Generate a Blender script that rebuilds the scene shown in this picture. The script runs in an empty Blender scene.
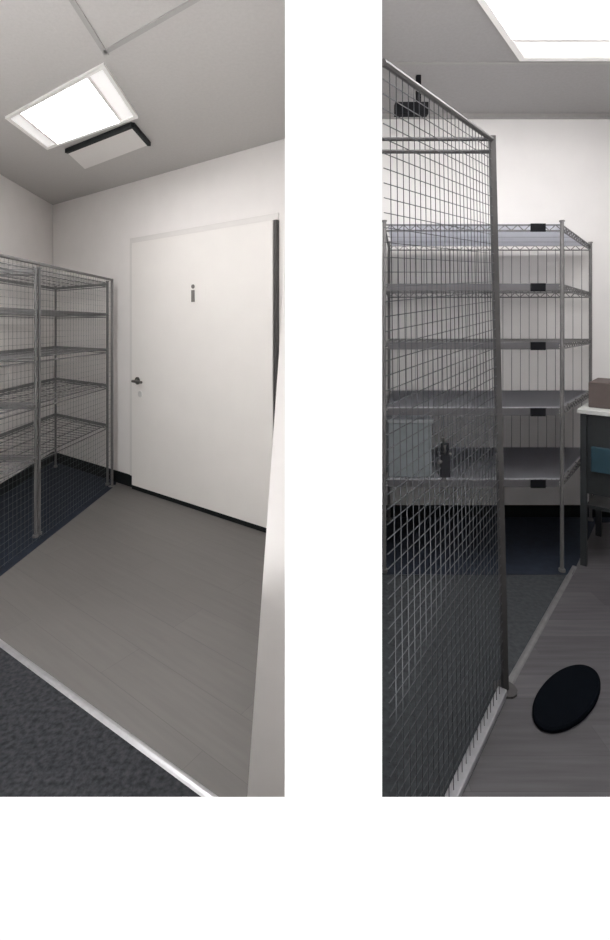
import bpy, math, random
from mathutils import Vector, Matrix
random.seed(4)
SC = bpy.context.scene
COL = SC.collection
EYE = 1.40

# ------------------------------------------------------------ materials
def mat(name, col, rough=0.6, metal=0.0, noise=0.0, scale=20.0, bump=0.0, emit=None, strength=0.0, spec=0.5):
    m = bpy.data.materials.new(name); m.use_nodes = True
    nt = m.node_tree; b = nt.nodes['Principled BSDF']
    b.inputs['Base Color'].default_value = (*col, 1)
    b.inputs['Roughness'].default_value = rough
    b.inputs['Metallic'].default_value = metal
    b.inputs['Specular IOR Level'].default_value = spec
    if noise or bump:
        tc = nt.nodes.new('ShaderNodeTexCoord')
        n = nt.nodes.new('ShaderNodeTexNoise'); n.inputs['Scale'].default_value = scale
        n.inputs['Detail'].default_value = 4
        nt.links.new(tc.outputs['Object'], n.inputs['Vector'])
        if noise:
            r = nt.nodes.new('ShaderNodeValToRGB')
            r.color_ramp.elements[0].position = 0.3; r.color_ramp.elements[1].position = 0.7
            r.color_ramp.elements[0].color = (*[c*(1-noise) for c in col], 1)
            r.color_ramp.elements[1].color = (*[min(1, c*(1+noise)) for c in col], 1)
            nt.links.new(n.outputs['Fac'], r.inputs['Fac'])
            nt.links.new(r.outputs['Color'], b.inputs['Base Color'])
        if bump:
            bp = nt.nodes.new('ShaderNodeBump'); bp.inputs['Strength'].default_value = bump
            bp.inputs['Distance'].default_value = 0.01
            nt.links.new(n.outputs['Fac'], bp.inputs['Height'])
            nt.links.new(bp.outputs['Normal'], b.inputs['Normal'])
    if emit:
        b.inputs['Emission Color'].default_value = (*emit, 1)
        b.inputs['Emission Strength'].default_value = strength
    return m

def planks(name, col, var, ang, pw=0.18, pl=1.2, rough=0.45):
    """vinyl plank floor: brick pattern with grain drawn along each plank"""
    m = bpy.data.materials.new(name); m.use_nodes = True
    nt = m.node_tree; b = nt.nodes['Principled BSDF']; b.inputs['Roughness'].default_value = rough
    tc = nt.nodes.new('ShaderNodeTexCoord'); mp = nt.nodes.new('ShaderNodeMapping')
    mp.inputs['Rotation'].default_value[2] = ang
    nt.links.new(tc.outputs['Object'], mp.inputs['Vector'])
    br = nt.nodes.new('ShaderNodeTexBrick')
    br.inputs['Scale'].default_value = 1.0
    br.inputs['Brick Width'].default_value = pl; br.inputs['Row Height'].default_value = pw
    br.inputs['Mortar Size'].default_value = 0.0015; br.inputs['Mortar Smooth'].default_value = 0.6
    br.inputs['Color1'].default_value = (*[c*(1+var) for c in col], 1)
    br.inputs['Color2'].default_value = (*[c*(1-var) for c in col], 1)
    br.inputs['Mortar'].default_value = (*[c*0.7 for c in col], 1)
    nt.links.new(mp.outputs['Vector'], br.inputs['Vector'])
    m2 = nt.nodes.new('ShaderNodeMapping'); m2.inputs['Scale'].default_value = (3, 45, 1)
    nt.links.new(mp.outputs['Vector'], m2.inputs['Vector'])
    n = nt.nodes.new('ShaderNodeTexNoise'); n.inputs['Scale'].default_value = 1.0; n.inputs['Detail'].default_value = 3
    nt.links.new(m2.outputs['Vector'], n.inputs['Vector'])
    r = nt.nodes.new('ShaderNodeMapRange'); r.inputs['From Min'].default_value = 0.3; r.inputs['From Max'].default_value = 0.7
    r.inputs['To Min'].default_value = 1-var*1.3; r.inputs['To Max'].default_value = 1+var*1.3
    nt.links.new(n.outputs['Fac'], r.inputs['Value'])
    mx = nt.nodes.new('ShaderNodeVectorMath'); mx.operation = 'SCALE'
    nt.links.new(br.outputs['Color'], mx.inputs[0]); nt.links.new(r.outputs['Result'], mx.inputs['Scale'])
    nt.links.new(mx.outputs['Vector'], b.inputs['Base Color'])
    return m

M = dict(
    white=mat('white_wall_paint', (.93,.93,.93), .7, noise=.01, scale=8),
    hall=mat('hall_grey_paint', (.30,.30,.30), .8, noise=.01, scale=8),
    wallL=mat('warm_white_paint', (.84,.815,.80), .75, noise=.015, scale=6),
    wallR=mat('pale_grey_paint', (.80,.785,.775), .75, noise=.015, scale=6),
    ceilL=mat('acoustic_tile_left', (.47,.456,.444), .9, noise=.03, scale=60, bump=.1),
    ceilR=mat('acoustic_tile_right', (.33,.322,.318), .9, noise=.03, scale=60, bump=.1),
    grid=mat('ceiling_grid_paint', (.34,.33,.32), .6, noise=.02),
    floorL=planks('warm_grey_planks', (.112,.106,.101), .05, math.radians(36)),
    floorR=planks('cool_grey_planks', (.080,.076,.081), .16, 0.0, .12, 1.0),
    carpet=mat('charcoal_carpet', (.030,.031,.035), .95, noise=.45, scale=55, bump=.6, spec=.1),
    carpet2=mat('slate_carpet', (.048,.052,.056), .95, noise=.2, scale=45, bump=.4, spec=.1),
    wiremesh=mat('fine_wire', (.10,.11,.115), .5, .3, noise=.1),
    rubber=mat('black_rubber_base', (.009,.011,.012), .6, noise=.1, spec=.2),
    door=mat('painted_door', (.82,.795,.77), .55, noise=.012, scale=5),
    frame=mat('door_frame_paint', (.72,.70,.68), .5, noise=.01),
    trim=mat('pinkish_grey_trim', (.64,.615,.60), .55, noise=.01),
    alu=mat('aluminium_strip', (.46,.46,.48), .35, .7, noise=.08, scale=30),
    wire=mat('zinc_wire', (.19,.187,.19), .5, .35, noise=.1, scale=30),
    post=mat('grey_post', (.17,.165,.165), .5, .35, noise=.1, scale=30),
    cage=mat('cage_wire', (.045,.048,.055), .5, .3, noise=.15, scale=30),
    cagepost=mat('cage_post', (.06,.057,.057), .5, .3, noise=.1, scale=30),
    black=mat('black_plastic', (.008,.008,.010), .7, noise=.1, spec=.1),
    oval=mat('matte_black_rubber', (.003,.004,.006), .95, noise=.1, spec=.03),
    navy=mat('dark_navy', (.016,.022,.034), .7, noise=.2, scale=20, spec=.2),
    liner=mat('grey_liner', (.10,.10,.11), .6, noise=.05),
    mesh=mat('perforated_panel', (.40,.41,.42), .6, noise=.05),
    lampframe=mat('lamp_frame_white', (.85,.84,.82), .4, noise=.01),
    lampL=mat('lamp_diffuser_left', (.9,.9,.9), .4, emit=(1,.985,.97), strength=13, noise=.001),
    fillL=mat('added_diffuser_near', (.9,.9,.9), .4, emit=(1,.985,.97), strength=66, noise=.001),
    fillR=mat('added_diffuser_cage', (.9,.9,.9), .4, emit=(1,.985,.98), strength=17, noise=.001),
    lampR=mat('lamp_diffuser_right', (.9,.9,.9), .4, emit=(1,.985,.98), strength=9.5, noise=.001),
    lampE=mat('lamp_end_lens', (.85,.84,.84), .4, emit=(1,.98,.97), strength=.42, noise=.001),
    film=None,
    strip=mat('edge_strip_grey', (.09,.088,.093), .6, noise=.05),
    fillH=mat('added_diffuser_hall', (.9,.9,.9), .4, emit=(1,1,1), strength=17, noise=.001),
    brown=mat('brown_card', (.10,.078,.072), .8, noise=.12, scale=12),
    benchtop=mat('pale_bench_top', (.55,.56,.54), .4, noise=.04),
    teal=mat('dark_teal', (.012,.045,.065), .6, noise=.15, scale=15),
    darksteel=mat('dark_steel', (.028,.032,.034), .5, .2, noise=.1),
    sign=mat('grey_hook', (.20,.19,.18), .4, .4, noise=.05),
    plate=mat('hook_plate', (.62,.61,.60), .4, noise=.02),
    nickel=mat('satin_nickel', (.10,.095,.09), .35, .6, noise=.05),
)

def film(name, tr, df):
    fm = bpy.data.materials.new(name); fm.use_nodes = True
    nt = fm.node_tree; nt.nodes.clear()
    o_ = nt.nodes.new('ShaderNodeOutputMaterial'); mx_ = nt.nodes.new('ShaderNodeMixShader'); mx_.inputs[0].default_value = .4
    t_ = nt.nodes.new('ShaderNodeBsdfTranslucent'); t_.inputs['Color'].default_value = (*tr,1)
    d_ = nt.nodes.new('ShaderNodeBsdfDiffuse'); d_.inputs['Color'].default_value = (*df,1)
    nt.links.new(t_.outputs[0], mx_.inputs[1]); nt.links.new(d_.outputs[0], mx_.inputs[2]); nt.links.new(mx_.outputs[0], o_.inputs[0])
    M[name] = fm
film('film', (.86,.87,.92), (.7,.71,.75))
film('smoke', (.90,.90,.94), (.17,.17,.18))


# ------------------------------------------------------------ mesh builder
class MB:
    def __init__(s): s.v = []; s.f = []
    def prism(s, pts, z0, z1):
        """plan outline pts (x,y) extruded from z0 to z1"""
        a = sum(pts[i][0]*pts[(i+1)%len(pts)][1]-pts[(i+1)%len(pts)][0]*pts[i][1] for i in range(len(pts)))
        if a < 0: pts = pts[::-1]
        n = len(pts); k = len(s.v)
        s.v += [(x,y,z0) for x,y in pts] + [(x,y,z1) for x,y in pts]
        s.f.append(tuple(k+i for i in range(n))[::-1]); s.f.append(tuple(k+n+i for i in range(n)))
        for i in range(n):
            j = (i+1)%n; s.f.append((k+i, k+j, k+n+j, k+n+i))
        return s
    def box(s, x0,x1,y0,y1,z0,z1): return s.prism([(x0,y0),(x1,y0),(x1,y1),(x0,y1)], z0, z1)
    def tube(s, a, b, r, n=6):
        a = Vector(a); b = Vector(b); d = (b-a).normalized()
        u = d.orthogonal().normalized(); w = d.cross(u); k = len(s.v)
        for p in (a, b):
            for i in range(n):
                t = 2*math.pi*i/n; s.v.append(tuple(p+u*r*math.cos(t)+w*r*math.sin(t)))
        for i in range(n):
            j = (i+1)%n; s.f.append((k+i, k+j, k+n+j, k+n+i))
        s.f.append(tuple(k+i for i in range(n))[::-1]); s.f.append(tuple(k+n+i for i in range(n)))
        return s
    def bar(s, p, q, w, z0, z1):
        """upright board following plan segment p-q, thickness w centred"""
        d = Vector((q[0]-p[0], q[1]-p[1])).normalized(); n = Vector((-d.y, d.x))*w/2
        return s.prism([(p[0]+n.x,p[1]+n.y),(p[0]-n.x,p[1]-n.y),(q[0]-n.x,q[1]-n.y),(q[0]+n.x,q[1]+n.y)], z0, z1)
    def lathe(s, c, prof, n=24, sx=1, sy=1, rot=0):
        k = len(s.v); cr, sr = math.cos(rot), math.sin(rot)
        for r, z in prof:
            for i in range(n):
                t = 2*math.pi*i/n; x = r*sx*math.cos(t); y = r*sy*math.sin(t)
                s.v.append((c[0]+x*cr-y*sr, c[1]+x*sr+y*cr, c[2]+z))
        for j in range(len(prof)-1):
            for i in range(n):
                i2 = (i+1)%n; a = k+j*n
                s.f.append((a+i, a+i2, a+n+i2, a+n+i))
        s.f.append(tuple(k+i for i in range(n))[::-1]); s.f.append(tuple(k+(len(prof)-1)*n+i for i in range(n)))
        return s
    def build(s, name, m, parent=None, bevel=0, loc=(0,0,0)):
        me = bpy.data.meshes.new(name)
        me.from_pydata([(x-loc[0],y-loc[1],z-loc[2]) for x,y,z in s.v], [], s.f)
        me.materials.append(m); me.update()
        o = bpy.data.objects.new(name, me); COL.objects.link(o); o.location = loc
        if parent:
            o.parent = parent
            w = Vector((0,0,0)); p = parent
            while p: w += p.location; p = p.parent
            o.location = Vector(loc) - w
        if bevel:
            b = o.modifiers.new('bevel', 'BEVEL'); b.width = bevel; b.segments = 2
        return o

def struct(o): o['kind'] = 'structure'; return o
def tag(o, label, cat, group=None):
    o['label'] = label; o['category'] = cat
    if group: o['group'] = group
    return o
def thing(name, loc, label, cat, group=None):
    o = bpy.data.objects.new(name, None); COL.objects.link(o); o.location = loc
    o.empty_display_size = .1
    return tag(o, label, cat, group)
def lerp(p, q, t): return tuple(a+(b-a)*t for a, b in zip(p, q))

# ------------------------------------------------------------ added hall: white wall with two openings stands in for the page's white margins
struct(MB().box(-3,3.4,1.0,1.03,-.05,.3872)            # below the openings
       .box(-.0417,.1604,1.0,1.03,.3872,2.10)          # pier between them
       .box(-3,-1.5,1.0,1.03,.3872,2.10).box(1.3,3.4,1.0,1.03,.3872,2.10)
       .box(-3,3.4,1.0,1.03,2.10,3.0).build('wall_page_margin', M['white']))
struct(MB().box(-3,3.4,-2.6,1.0,-.05,0).build('floor', M['hall']))  # added hall shell out of view, grey to cut bounced light
struct(MB().box(-3,3.4,-2.6,1.0,2.95,3.0).build('ceiling', M['hall']))
struct(MB().box(-3,3.4,-2.68,-2.6,-.05,3.0).build('wall_back', M['hall']))
struct(MB().box(-3.08,-3,-2.68,1.03,-.05,3.0).build('wall_left', M['hall']))
struct(MB().box(3.4,3.48,-2.68,1.03,-.05,3.0).build('wall_right', M['hall']))

def panel_light(pts, z, m, label, loc, group=None, fw=.05, cuts=()):
    """troffer in a ceiling: pts = plan quad"""
    c = (sum(p[0] for p in pts)/4, sum(p[1] for p in pts)/4)
    r = thing('ceiling_light', (c[0], c[1], z), label, 'ceiling light', group)
    ins = []
    n = len(pts)
    for i in range(n):                                    # inset quad
        p, a, b = Vector(pts[i]), Vector(pts[i-1]), Vector(pts[(i+1)%n])
        u = (a-p).normalized(); v = (b-p).normalized(); s = abs(u.cross(v)) if hasattr(u,'cross') else 1
        ins.append(tuple(p+(u+v)*fw/s))
    f = MB(); k = 0
    for i in range(n):
        j = (i+1)%n
        f.prism([pts[i], pts[j], ins[j], ins[i]], z-.014, z)
    f.build('frame', M['lampframe'], r)
    def strip(t0, t1):                                    # slice of the lamp between two fractions of its length
        a, b, c, d = ins
        return [lerp(a,b,t0), lerp(a,b,t1), lerp(d,c,t1), lerp(d,c,t0)]
    ts = [0.0]+list(cuts)+[1.0]
    for i in range(len(ts)-1):
        wide = ts[i+1]-ts[i] > .4
        MB().prism(strip(ts[i]+.008*(i>0), ts[i+1]-.008*(i<len(ts)-2)), z-.006, z-.002).build('diffuser' if wide else 'end_lens', m if wide else M['lampE'], r)
    for t in cuts: MB().prism(strip(t-.014, t+.014), z-.011, z-.0061).build('divider', M['wallL'], r)
    return r, ins

panel_light([(-2.4,.30),(2.8,.30),(2.8,.62),(-2.4,.62)], 2.95, M['fillH'],
            'long light panel added out of view in the hall ceiling to brighten the white wall', None)  # added unseen panel, brings the wall up to white
ul = thing('added_uplight', (.2,.46,0), 'long low uplight added out of view on the hall floor to brighten the white wall', 'added light')
MB().box(-2.4,2.8,.30,.62,0,.05).build('housing', M['lampframe'], ul)
MB().box(-2.38,2.78,.32,.60,.0505,.056).build('lens', M['fillH'], ul)  # added unseen uplight for the lower wall and the room ceilings

# ------------------------------------------------------------ left room
CL = 1.235+EYE
K = (-2.594, 4.941); U = Vector((.813,-.582)); V = Vector((-.06,.998))
WE = (K[0]+U.x*3.19, K[1]+U.y*3.19)                 # right end of the door wall
WA = (-2.205, 1.03)
struct(MB().bar((K[0]-.04,K[1]+.03), (WE[0]+.031,WE[1]+.05), .001, 0, CL+.1).build('wall_door_side', M['wallL']))
def wallslab(name, p, q, out, h, m, th=.08, z0=-.02):
    o = Vector(out).normalized()*th
    return struct(MB().prism([p, q, (q[0]+o.x,q[1]+o.y), (p[0]+o.x,p[1]+o.y)], z0, h).build(name, m))
bpy.data.objects.remove(bpy.data.objects['wall_door_side'])
wallslab('wall_far', K, WE, (.582,.813), CL+.02, M['wallL'])
wallslab('wall_shelving_side', (K[0]-.01,K[1]+.05), WA, (-1,-.1), CL+.02, M['wallL'])
wallslab('wall_partition', (.0,1.03), (.0,WE[1]+.06), (1,0), CL+.02, M['wallL'], .06)
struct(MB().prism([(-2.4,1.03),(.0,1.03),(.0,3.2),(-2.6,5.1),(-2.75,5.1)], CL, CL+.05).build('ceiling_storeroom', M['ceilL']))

S0, S1 = (-1.342,2.113), (-.282,1.424)                  # floor strip
sd = (Vector(S1)-Vector(S0)).normalized()
SA = tuple(Vector(S0)-sd*1.0); SB = tuple(Vector(S1)+sd*.34)
SA = (WA[0]+.03, S0[1]+(WA[0]+.03-S0[0])*sd.y/sd.x); SB = (.0, S1[1]+(0-S1[0])*sd.y/sd.x)
struct(MB().prism([SA, SB, (0,3.2),(-2.6,5.05),(-2.72,5.05),(-2.30,2.7)], -.05, 0).build('floor_planks', M['floorL']))
struct(MB().prism([(-2.3,1.03), (0,1.03), SB, SA, (-2.3,2.7)], -.05, -.001).build('floor_carpet', M['carpet']))
m = MB(); nrm = Vector((-sd.y, sd.x))
prof = [(-.014,0),(-.009,.004),(0,.006),(.009,.004),(.014,0)]
pa, pb = Vector(SA)+sd*.02, Vector(SB)-sd*.12
k = len(m.v)
for p in (pa, pb):
    for o, z in prof: m.v.append((p.x+nrm.x*o, p.y+nrm.y*o, z+.0005))
for i in range(4): m.f.append((k+i, k+i+5, k+i+6, k+i+1))
m.f += [(k+4,k+3,k+2,k+1,k), (k+5,k+6,k+7,k+8,k+9), (k, k+4, k+9, k+5)]
struct(m.build('trim_1', M['alu']))
# base boards
struct(MB().prism([K, (K[0]+U.x*1.36,K[1]+U.y*1.36), (K[0]+U.x*1.36-.0058,K[1]+U.y*1.36-.0081),(K[0]+.004,K[1]-.012)],0,.10).build('baseboard_far', M['rubber']))
wd = (Vector(WA)-Vector(K)).normalized()
struct(MB().prism([(K[0],K[1]-.015), (WA[0],WA[1]+.05),(WA[0]+.010,WA[1]+.05),(K[0]+.010,K[1]-.015)],0,.10).build('baseboard_left', M['rubber']))

# ceiling grid bars of the storeroom
def grid_bar(name, p, q, z, w=.022):
    return struct(MB().bar(p, q, w, z-.004, z).build(name, M['grid']))
gb = MB()
P0 = Vector((-.905, 2.17))
def gline(a, b): gb.bar(a, b, .024, CL-.004, CL)
gline(tuple(P0-V*1.0), tuple(P0+V*.02))
gline(tuple(P0), tuple(P0+U*1.0))
struct(gb.build('trim_2', M['grid']))

# lamp (corners read as ceiling points)
LQ = [(-1.775,2.84),(-.945,2.255),(-.985,2.835),(-1.80,3.35)]
panel_light(LQ, CL, M['lampL'], 'bright square ceiling light above the shelving in the room with the door', None, fw=.022, cuts=(.12,.87))
panel_light([(-1.75,1.20),(-1.15,1.20),(-1.15,1.76),(-1.75,1.76)], CL, M['fillL'],
            'fill light added out of view in the door room ceiling, above the charcoal carpet', None, fw=.022, cuts=(.12,.87))  # added unseen lamp lifting the left wall and lower door
# ceiling register beside the lamp
VQ = [(-1.675,3.37),(-1.050,2.925),(-1.050,3.235),(-1.715,3.74)]
vr = thing('ceiling_vent', (-1.37,3.3,CL), 'grey ceiling vent panel with a black edge beside the bright square light', 'vent')
MB().prism(VQ, CL-.02, CL-.001).build('panel', M['frame'], vr)
e = MB()
a, b, c, d = [Vector(p) for p in VQ]
e.bar(tuple(a+(b-a)*.0), tuple(b), .022, CL-.03, CL-.001)
e.bar(tuple(b), tuple(c), .022, CL-.03, CL-.001)
e.build('edge_frame', M['rubber'], vr)

# door on the far wall
NB = Vector((-.582,-.813))                            # out of the wall into the room
def onw(s, n): return (K[0]+U.x*s+NB.x*n, K[1]+U.y*s+NB.y*n)
def wbox(mb, s0, s1, n0, n1, z0, z1): return mb.prism([onw(s0,n0), onw(s1,n0), onw(s1,n1), onw(s0,n1)], z0, z1)
D0, D1 = 1.395, 2.95
door = struct(wbox(MB(), D0+.0, D1, .004, .035, .034, 2.10).build('door_1', M['door'], bevel=.003))
def ch(mb, name, m, parent, bevel=0):
    return mb.build(name, m, parent, bevel)
fr = MB()
wbox(fr, D0-.065, D0-.003, .0, .012, .10, 2.105)
wbox(fr, D0-.065, D1+.03, .0, .010, 2.104, 2.15)
ch(fr, 'door_frame', M['frame'], door, .003)
gp = wbox(MB(), D1+.003, D1+.028, .0, .03, .0, 2.10)
ch(gp, 'hinge_gap_shade', M['cagepost'], door)  # dark bar standing in for the shadow strip beside the door
ch(wbox(MB(), D0+.0, D1, .0, .033, .0, .033), 'door_gap_shade', M['rubber'], door)  # black strip drawn as the shadow gap under the door
hz = .93
h = MB()
h.tube((*onw(D0+.085,.035),hz+.0), (*onw(D0+.085,.043),hz), .032, 16)
h.tube((*onw(D0+.085,.04),hz), (*onw(D0+.085,.085),hz), .012, 10)
h.tube((*onw(D0+.075,.082),hz), (*onw(D0+.20,.082),hz-.002), .011, 10)
ch(h, 'door_handle', M['nickel'], door)
ch(MB().tube((*onw(D0+.12,.035),hz-.11), (*onw(D0+.12,.041),hz-.11), .026, 16), 'door_keyplate', M['plate'], door)
hx = 2.173
hk = wbox(MB(), hx-.03, hx+.14, .035, .037, 1.56, 1.74)
hk_o = ch(hk, 'door_sign', M['door'], door, .001)
h = wbox(MB(), hx-.016, hx+.016, .037, .044, 1.575, 1.665)
h.tube((*onw(hx,.037),1.692), (*onw(hx,.044),1.692), .016, 10)
h2 = h.build('pictogram', M['sign'], hk_o)

# tapered pinkish trim at the near right edge of the storeroom
def pilaster():
    m = MB(); y0, y1 = 1.424, 1.47
    out = [(-.001,0),(-.171,0),(-.064,1.50),(-.058,1.72),(-.058,CL-.001),(-.001,CL-.001)]
    k = len(m.v); n = len(out)
    m.v += [(x,y0,z) for x,z in out]+[(x,y1,z) for x,z in out]
    m.f.append(tuple(k+i for i in range(n))[::-1]); m.f.append(tuple(k+n+i for i in range(n)))
    for i in range(n):
        j = (i+1)%n; m.f.append((k+i,k+j,k+n+j,k+n+i))
    return m
struct(pilaster().build('trim_3', M['trim']))

# ------------------------------------------------------------ wire shelving
def shelf_rack(name, quad, H, tiers, label, group, clips=None, liner=(), pitch=.028, wire_r=.0026, rims=False,
               front=(0,1), backpanel=True):
    """quad = plan corners: front-a, front-b, rear-b, rear-a; post at each corner"""
    c = (sum(p[0] for p in quad)/4, sum(p[1] for p in quad)/4)
    r = thing(name, (c[0], c[1], 0), label, 'shelving', group)
    for p in quad:
        q = MB()
        q.tube((*p,.02), (*p,H), .0105, 10)
        q.tube((*p,H), (*p,H+.008), .015, 10)
        q.tube((*p,.0), (*p,.02), .018, 10)
        for z in [i*.05+.05 for i in range(int(H/.05)-1)]: q.tube((*p,z), (*p,z+.003), .0114, 8)
        q.build('post', M['post'], r)
    fa, fb, rb, ra = [Vector(p) for p in quad]
    for k, z in enumerate(tiers):
        s = MB()
        for a, b in ((fa,fb),(fb,rb),(rb,ra),(ra,fa)):
            s.tube((*a,z), (*b,z), .0045, 6); s.tube((*a,z-.032), (*b,z-.032), .0045, 6)
            nseg = 0 if rims else max(2, int((b-a).length/.07))
            for i in range(nseg):                       # truss wire of the edge
                p = a+(b-a)*(i/nseg); q = a+(b-a)*((i+.5)/nseg); w = a+(b-a)*((i+1)/nseg)
                s.tube((*p,z-.032), (*q,z), .0028, 4); s.tube((*q,z), (*w,z-.032), .0028, 4)
        if rims:                                        # solid grey ledger along the far end and the rear
            for a, b in ((ra,fa),(rb,ra)): s.bar(tuple(a),tuple(b),.014,z-.020,z+.004)
        n = int((fb-fa).length/(pitch*(2.2 if rims else 1)))
        for i in range(1, n):
            t = i/n; s.tube((*(fa+(fb-fa)*t),z+.003), (*(ra+(rb-ra)*t),z+.003), wire_r, 4)
        for t in (.25,.5,.75): s.tube((*(fa+(ra-fa)*t),z-.002), (*(fb+(rb-fb)*t),z-.002), .004, 4)
        sh = s.build('shelf', M['darksteel'] if k == 5 else M['wire'], r)
        if k in liner:
            ins = [tuple(p+(Vector(c)-p)*.03) for p in (fa,fb,rb,ra)]
            MB().prism(ins, z-.004, z+.009).build('liner', M[liner[k]], sh)
        if clips is not None and 0 < k < 5:
            d = (fb-fa).normalized(); o = Vector((d.y,-d.x))*.0065
            if o.dot(Vector(c)-fa) > 0: o = -o
            MB().bar(tuple(fa+o+d*.02), tuple(fb+o-d*.02), .003, z-.036, z+.004).build('edge_strip', M['strip'], sh)
        if clips is not None and z > .3:
            p = fa+(fb-fa)*clips; d = (fb-fa).normalized(); o = Vector((d.y,-d.x))*.010
            if (o.dot(Vector(c)-p)) > 0: o = -o
            q = MB(); a = p+o-d*.042; b = p+o+d*.042
            q.bar(tuple(a), tuple(b), .006, z-.040, z+.006)
            q.build('label_holder', M['black'], sh)
    if backpanel:
        b = MB(); n = int((rb-ra).length/.06)
        for i in range(1, n):
            p = ra+(rb-ra)*(i/n); b.tube((*p,tiers[-1]), (*p,H-.04), .0022, 4)
        b.build('back_rods', M['wire'], r)
    return r

HT = 1.775
tiersL = [1.765, 1.50, 1.19, .88, .53]
F1 = (-1.725,4.19); R1 = (-2.45,4.715); F2 = (-1.772,3.20); R2 = (-2.395,3.22)
shelf_rack('wire_shelving', [F1,F2,R2,R1], HT, tiersL,
           'grey wire shelving unit in the far corner behind the low wire partition', 'wire shelving units along the left wall', rims=True, backpanel=False)
F3 = (-1.774,3.16); F4 = (-1.83,1.84); R3 = (-2.392,3.18); R4 = (-2.31,1.86)
shelf_rack('wire_shelving', [F3,F4,R4,R3], HT, tiersL,
           'nearer wire shelving unit cut off by the left edge of the picture', 'wire shelving units along the left wall', rims=True, backpanel=False)
# flat dark navy patch on the floor under the shelving
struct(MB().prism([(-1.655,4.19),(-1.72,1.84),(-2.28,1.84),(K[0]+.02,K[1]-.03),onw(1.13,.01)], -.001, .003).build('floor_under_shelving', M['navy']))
# low wire partition in front of it
lp = thing('wire_partition', (-1.67,4.18,0), 'low fine mesh wire partition standing in front of the left wire shelving', 'partition')
G0 = Vector((-1.672,4.16)); G1 = Vector((-1.735,1.84)); gd = (G1-G0)
for t in (0, .98):
    p = G0+gd*t; q = MB().tube((*p,0),(*p,1.80),.011,10).tube((*p,0),(*p,.006),.03,12)
    q.build('post', M['post'], lp)
MB().tube((*G0,1.79),(*G1,1.79),.010,8).build('top_rail', M['post'], lp)
q = MB(); N = 60
for k in range(1,N): p = G0+gd*(k/N); q.tube((*p,.03),(*p,1.79),.0009,4)
for k in range(1,46): q.tube((*G0,.04*k),(*G1,.04*k),.0009,4)
q.build('mesh_panel', M['wiremesh'], lp)

# ------------------------------------------------------------ right room
CR = EYE+1.53
YB = 3.50
WR0, WR1 = (1.02,1.03), (3.06,YB)
struct(MB().box(.2,3.4,YB,YB+.08,-.02,CR+.02).build('wall_cage_room_far', M['wallR']))
wallslab('wall_cage_room_left', (.125,1.03), (.50,YB+.02), (-1,.15), CR+.02, M['wallR'], .05)
wallslab('wall_cage_room_right', WR0, (WR1[0]+.02,WR1[1]+.02), (.77,-.64), CR+.02, M['wallR'])
room = [(.12,1.03),(1.04,1.03),(3.08,YB+.01),(.5,YB+.01)]
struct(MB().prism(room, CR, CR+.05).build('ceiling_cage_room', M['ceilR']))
struct(MB().prism(room, -.05, 0).build('floor_cage_room', M['floorR']))
struct(MB().box(.51,3.04,YB-.012,YB,0,.0875).build('baseboard_cage_room', M['rubber']))

A = Vector((.445,1.424)); D = Vector((.64,.769)).normalized()
# ceiling light : far-left corner at the point read off the ceiling
c0 = Vector((1.235,2.76)); near = D*-1.15
RQ = [tuple(c0), tuple(c0+near), tuple(Vector((2.35,2.76))+near), (2.35,2.76)]
panel_light(RQ, CR, M['lampR'], 'large bright ceiling light above the wire cage room', None, fw=.03, cuts=(.2,))
panel_light([(.34,1.12),(.98,1.12),(1.30,1.58),(.40,1.58)], CR, M['fillR'],
            'fill light added out of view in the cage room ceiling, above the near end of the cage', None, fw=.03)  # added unseen fill for the shelves and the wall behind them
g = MB()
g.bar((.45,2.80), (2.45,2.80), .02, CR-.004, CR)
g.bar((.55,3.485), (3.0,3.485), .03, CR-.03, CR)
struct(g.build('trim_4', M['grid']))

# floor strip running on from the cage
Q_ = Vector((.18,1.04)); B = Vector((.765,1.835)); E = Vector((1.56,2.78))
d2 = (E-B).normalized()
m = MB(); nr = Vector((-d2.y,d2.x))
pa, pb = B+d2*.04, E
for p in (pa,pb):
    for o, z in prof: m.v.append((p.x+nr.x*o*1.0, p.y+nr.y*o*1.0, z+.0005))
for i in range(4): m.f.append((i,i+5,i+6,i+1))
m.f += [(4,3,2,1,0),(5,6,7,8,9),(0,4,9,5)]
struct(m.build('trim_5', M['wire']))
struct(MB().prism([(.13,1.04), tuple(Q_), tuple(B), tuple(E), (1.56,YB-.02), (.50,YB-.02)], -.001, .0012).build('floor_cage_carpet', M['carpet2']))

# rack against the far wall
struct(MB().prism([(.46,2.69),(1.50,2.69),(2.06,3.40),(2.9,3.40),(3.0,YB-.014),(.52,YB-.014)], .0013, .004).build('floor_under_rack', M['navy']))  # flat dark navy patch on the floor below the rack
clip_t = (0.537*0+ (537-305)/480*2.72-.44)/(1.456-.44)
shelf_rack('wire_shelving', [(.45,2.72),(1.456,2.72),(2.04,3.43),(.60,3.43)], 1.985,
           [1.967,1.63,1.298,.925,.52], 'wide grey wire shelving with black label clips along the far wall behind the cage', None,
           clips=clip_t, liner={0:'film',3:'smoke',4:'smoke'}, pitch=.03)

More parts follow.
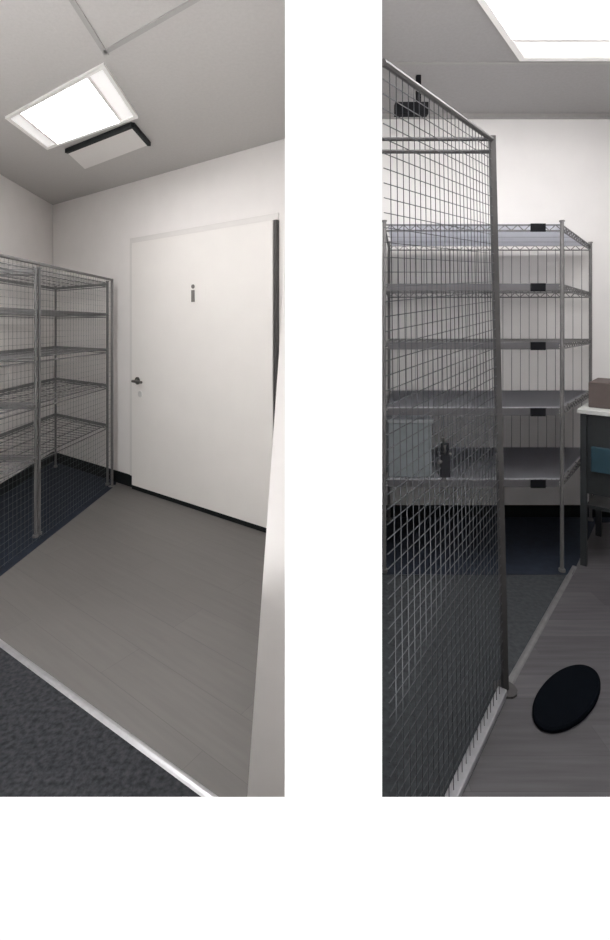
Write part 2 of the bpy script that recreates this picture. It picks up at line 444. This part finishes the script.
# ------------------------------------------------------------ the wire cage
cg = thing('wire_cage', (.767,1.841,0), 'grey wire mesh cage partition with a dark corner post and latched gate', 'cage')
HC = 2.125
Pp = Vector((.767,1.841)); Tp = Vector((.717,1.841))
q = MB(); w = .0115
def leanbox(mb, b, t, w, z0, z1):
    k = len(mb.v)
    for p, z in ((b,z0),(t,z1)):
        for sx, sy in ((-1,-1),(1,-1),(1,1),(-1,1)): mb.v.append((p.x+sx*w, p.y+sy*w, z))
    mb.f += [(k+3,k+2,k+1,k),(k+4,k+5,k+6,k+7)]
    for i in range(4):
        j = (i+1)%4; mb.f.append((k+i,k+j,k+4+j,k+4+i))
leanbox(q, Pp, Tp, w, .004, HC)
q.build('corner_post', M['cagepost'], cg, .003)
q = MB().tube((*Pp,.0),(*Pp,.008),.045,12); q.build('base_plate', M['cagepost'], cg)
dirn = (A-Pp).normalized(); LEN = .93
Q0 = Pp + dirn*LEN                                # near end of the cage
def cp(s, z):
    """point on the cage panel: s metres from the corner post, height z"""
    t = z/HC; z = z*(1-.05*s/LEN); base = Pp+(Tp-Pp)*t*(1-s/LEN*.6)
    p = base+dirn*s
    return (p.x, p.y, z)
q = MB()
q.tube(cp(0,HC-.015), cp(LEN,HC-.015), .009, 8); q.build('top_rail', M['cagepost'], cg)
k = MB()
a0, b0 = Pp+dirn*.03, Q0
k.bar(tuple(a0), tuple(b0), .034, .004, .028); k.build('bottom_rail', M['alu'], cg, .004)
q = MB(); N = 26
for i in range(1, N): s = LEN*i/N; q.tube(cp(s,.028), cp(s,HC-.015), .0013, 4)
z = .09
while z < HC-.03:
    q.tube(cp(.01,z), cp(LEN,z), .0013, 4); z += .036
q.build('mesh_panel', M['cage'], cg)
# gate: stile with latch
q = MB(); q.tube(cp(.52,1.045), cp(.61,1.045), .005, 6); q.tube(cp(.575,.98), cp(.575,1.11), .006, 6)
q.build('latch', M['cagepost'], cg)
q = MB()
lx = cp(.575,1.02)
q.box(lx[0]-.014,lx[0]+.014,lx[1]-.02,lx[1]+.02,.965,1.03)
q.tube((lx[0]-.008,lx[1]-.012,1.03),(lx[0]-.008,lx[1]-.012,1.06),.004,6)
q.tube((lx[0]+.008,lx[1]-.012,1.03),(lx[0]+.008,lx[1]-.012,1.06),.004,6)
q.tube((lx[0]-.012,lx[1]-.012,1.06),(lx[0]+.012,lx[1]-.012,1.06),.004,6)
q.build('padlock', M['black'], cg, .002)
# header bars running left from the post
q = MB()
for z in (HC-.012, HC-.060): q.tube((.285,1.841,z),(Tp.x,1.841,z),.008,8)
q.build('header_bar', M['cagepost'], cg)
q = MB().box(.55,.753,2.92,2.97,2.685,2.76); q.box(.68,.71,2.93,2.955,2.76,CR)
tag(q.build('ceiling_bracket', M['black'], None, .004), 'small black box hanging from the ceiling behind the top of the cage', 'bracket')
# bin on the lower shelf, seen through the cage
z0 = .5305
bn = thing('storage_bin', (.60,2.86,z0), 'blue grey storage bin on the lowest shelf behind the cage mesh', 'bin')
MB().prism([(.475,2.74),(.725,2.74),(.74,3.0),(.50,3.0)], z0, .84).build('body', mat('bin_grey', (.17,.19,.20), .6, noise=.1), bn, .006)
MB().prism([(.468,2.733),(.732,2.733),(.747,3.007),(.493,3.007)], .84, .862).build('lid', mat('bin_lid', (.26,.28,.29), .6, noise=.1), bn, .004)

# ------------------------------------------------------------ oval on the floor
m = MB().lathe((.985,1.80,.0), [(.97,.0),(1.0,.004),(1.0,.014),(.96,.020),(.90,.018),(.0001,.017)], 48, .225, .082, math.radians(40))
tag(m.build('floor_mat', M['oval'], None, 0, (.985,1.80,.0)) , 'black oval mat lying on the grey plank floor', 'mat')

# ------------------------------------------------------------ workbench at the right edge
bo = Vector((1.60,2.80)); bx = Vector((.769,-.64)); by = Vector((.64,.769))
def bp(u, v): p = bo+bx*u+by*v; return (p.x, p.y)
def bbox(mb, u0,u1,v0,v1,z0,z1): return mb.prism([bp(u0,v0),bp(u1,v0),bp(u1,v1),bp(u0,v1)], z0, z1)
wb = thing('workbench', (*bp(.25,.25),0), 'dark legged workbench with a pale top at the right edge', 'bench')
bbox(MB(), -.01,.45,-.01,.56,.885,.91).build('bench_top', M['benchtop'], wb, .003)
for u, v in ((.02,.02),(.43,.02),(.43,.53),(.02,.53)):
    bbox(MB(), u-.016,u+.016,v-.016,v+.016,0,.885).build('leg', M['darksteel'], wb)
bbox(MB(), .036,.414,.02,.04,.42,.884).build('front_panel', M['darksteel'], wb, .003)
bbox(MB(), .03,.42,.04,.52,.33,.35).build('lower_shelf', M['darksteel'], wb)
q = MB(); bbox(q, .06,.40,-.012,.018,.56,.70)
q.build('drawer', M['teal'], wb, .004)
tag(bbox(MB(), .03,.40,.10,.42,.911,1.06).build('storage_box', M['brown'], None, .004), 'brown box standing on the pale bench top', 'box')

# ------------------------------------------------------------ camera, world, colour
cam = bpy.data.cameras.new('camera'); co = bpy.data.objects.new('camera', cam); COL.objects.link(co)
co.location = (0,0,EYE); co.rotation_euler = (math.radians(90),0,0)
cam.sensor_fit = 'VERTICAL'; cam.sensor_height = 24; cam.sensor_width = 24*610/940
cam.lens = 480/940*24; cam.shift_y = -145/940; cam.clip_start = .02
SC.camera = co
wd_ = bpy.data.worlds.new('world'); SC.world = wd_; wd_.use_nodes = True
wd_.node_tree.nodes['Background'].inputs[0].default_value = (.5,.5,.5,1)
wd_.node_tree.nodes['Background'].inputs[1].default_value = .3
SC.view_settings.view_transform = 'Standard'; SC.view_settings.look = 'None'
SC.view_settings.exposure = 0.0; SC.view_settings.gamma = 1.0; SC.view_settings.use_curve_mapping = False
SC.cycles.max_bounces = 10; SC.cycles.diffuse_bounces = 6
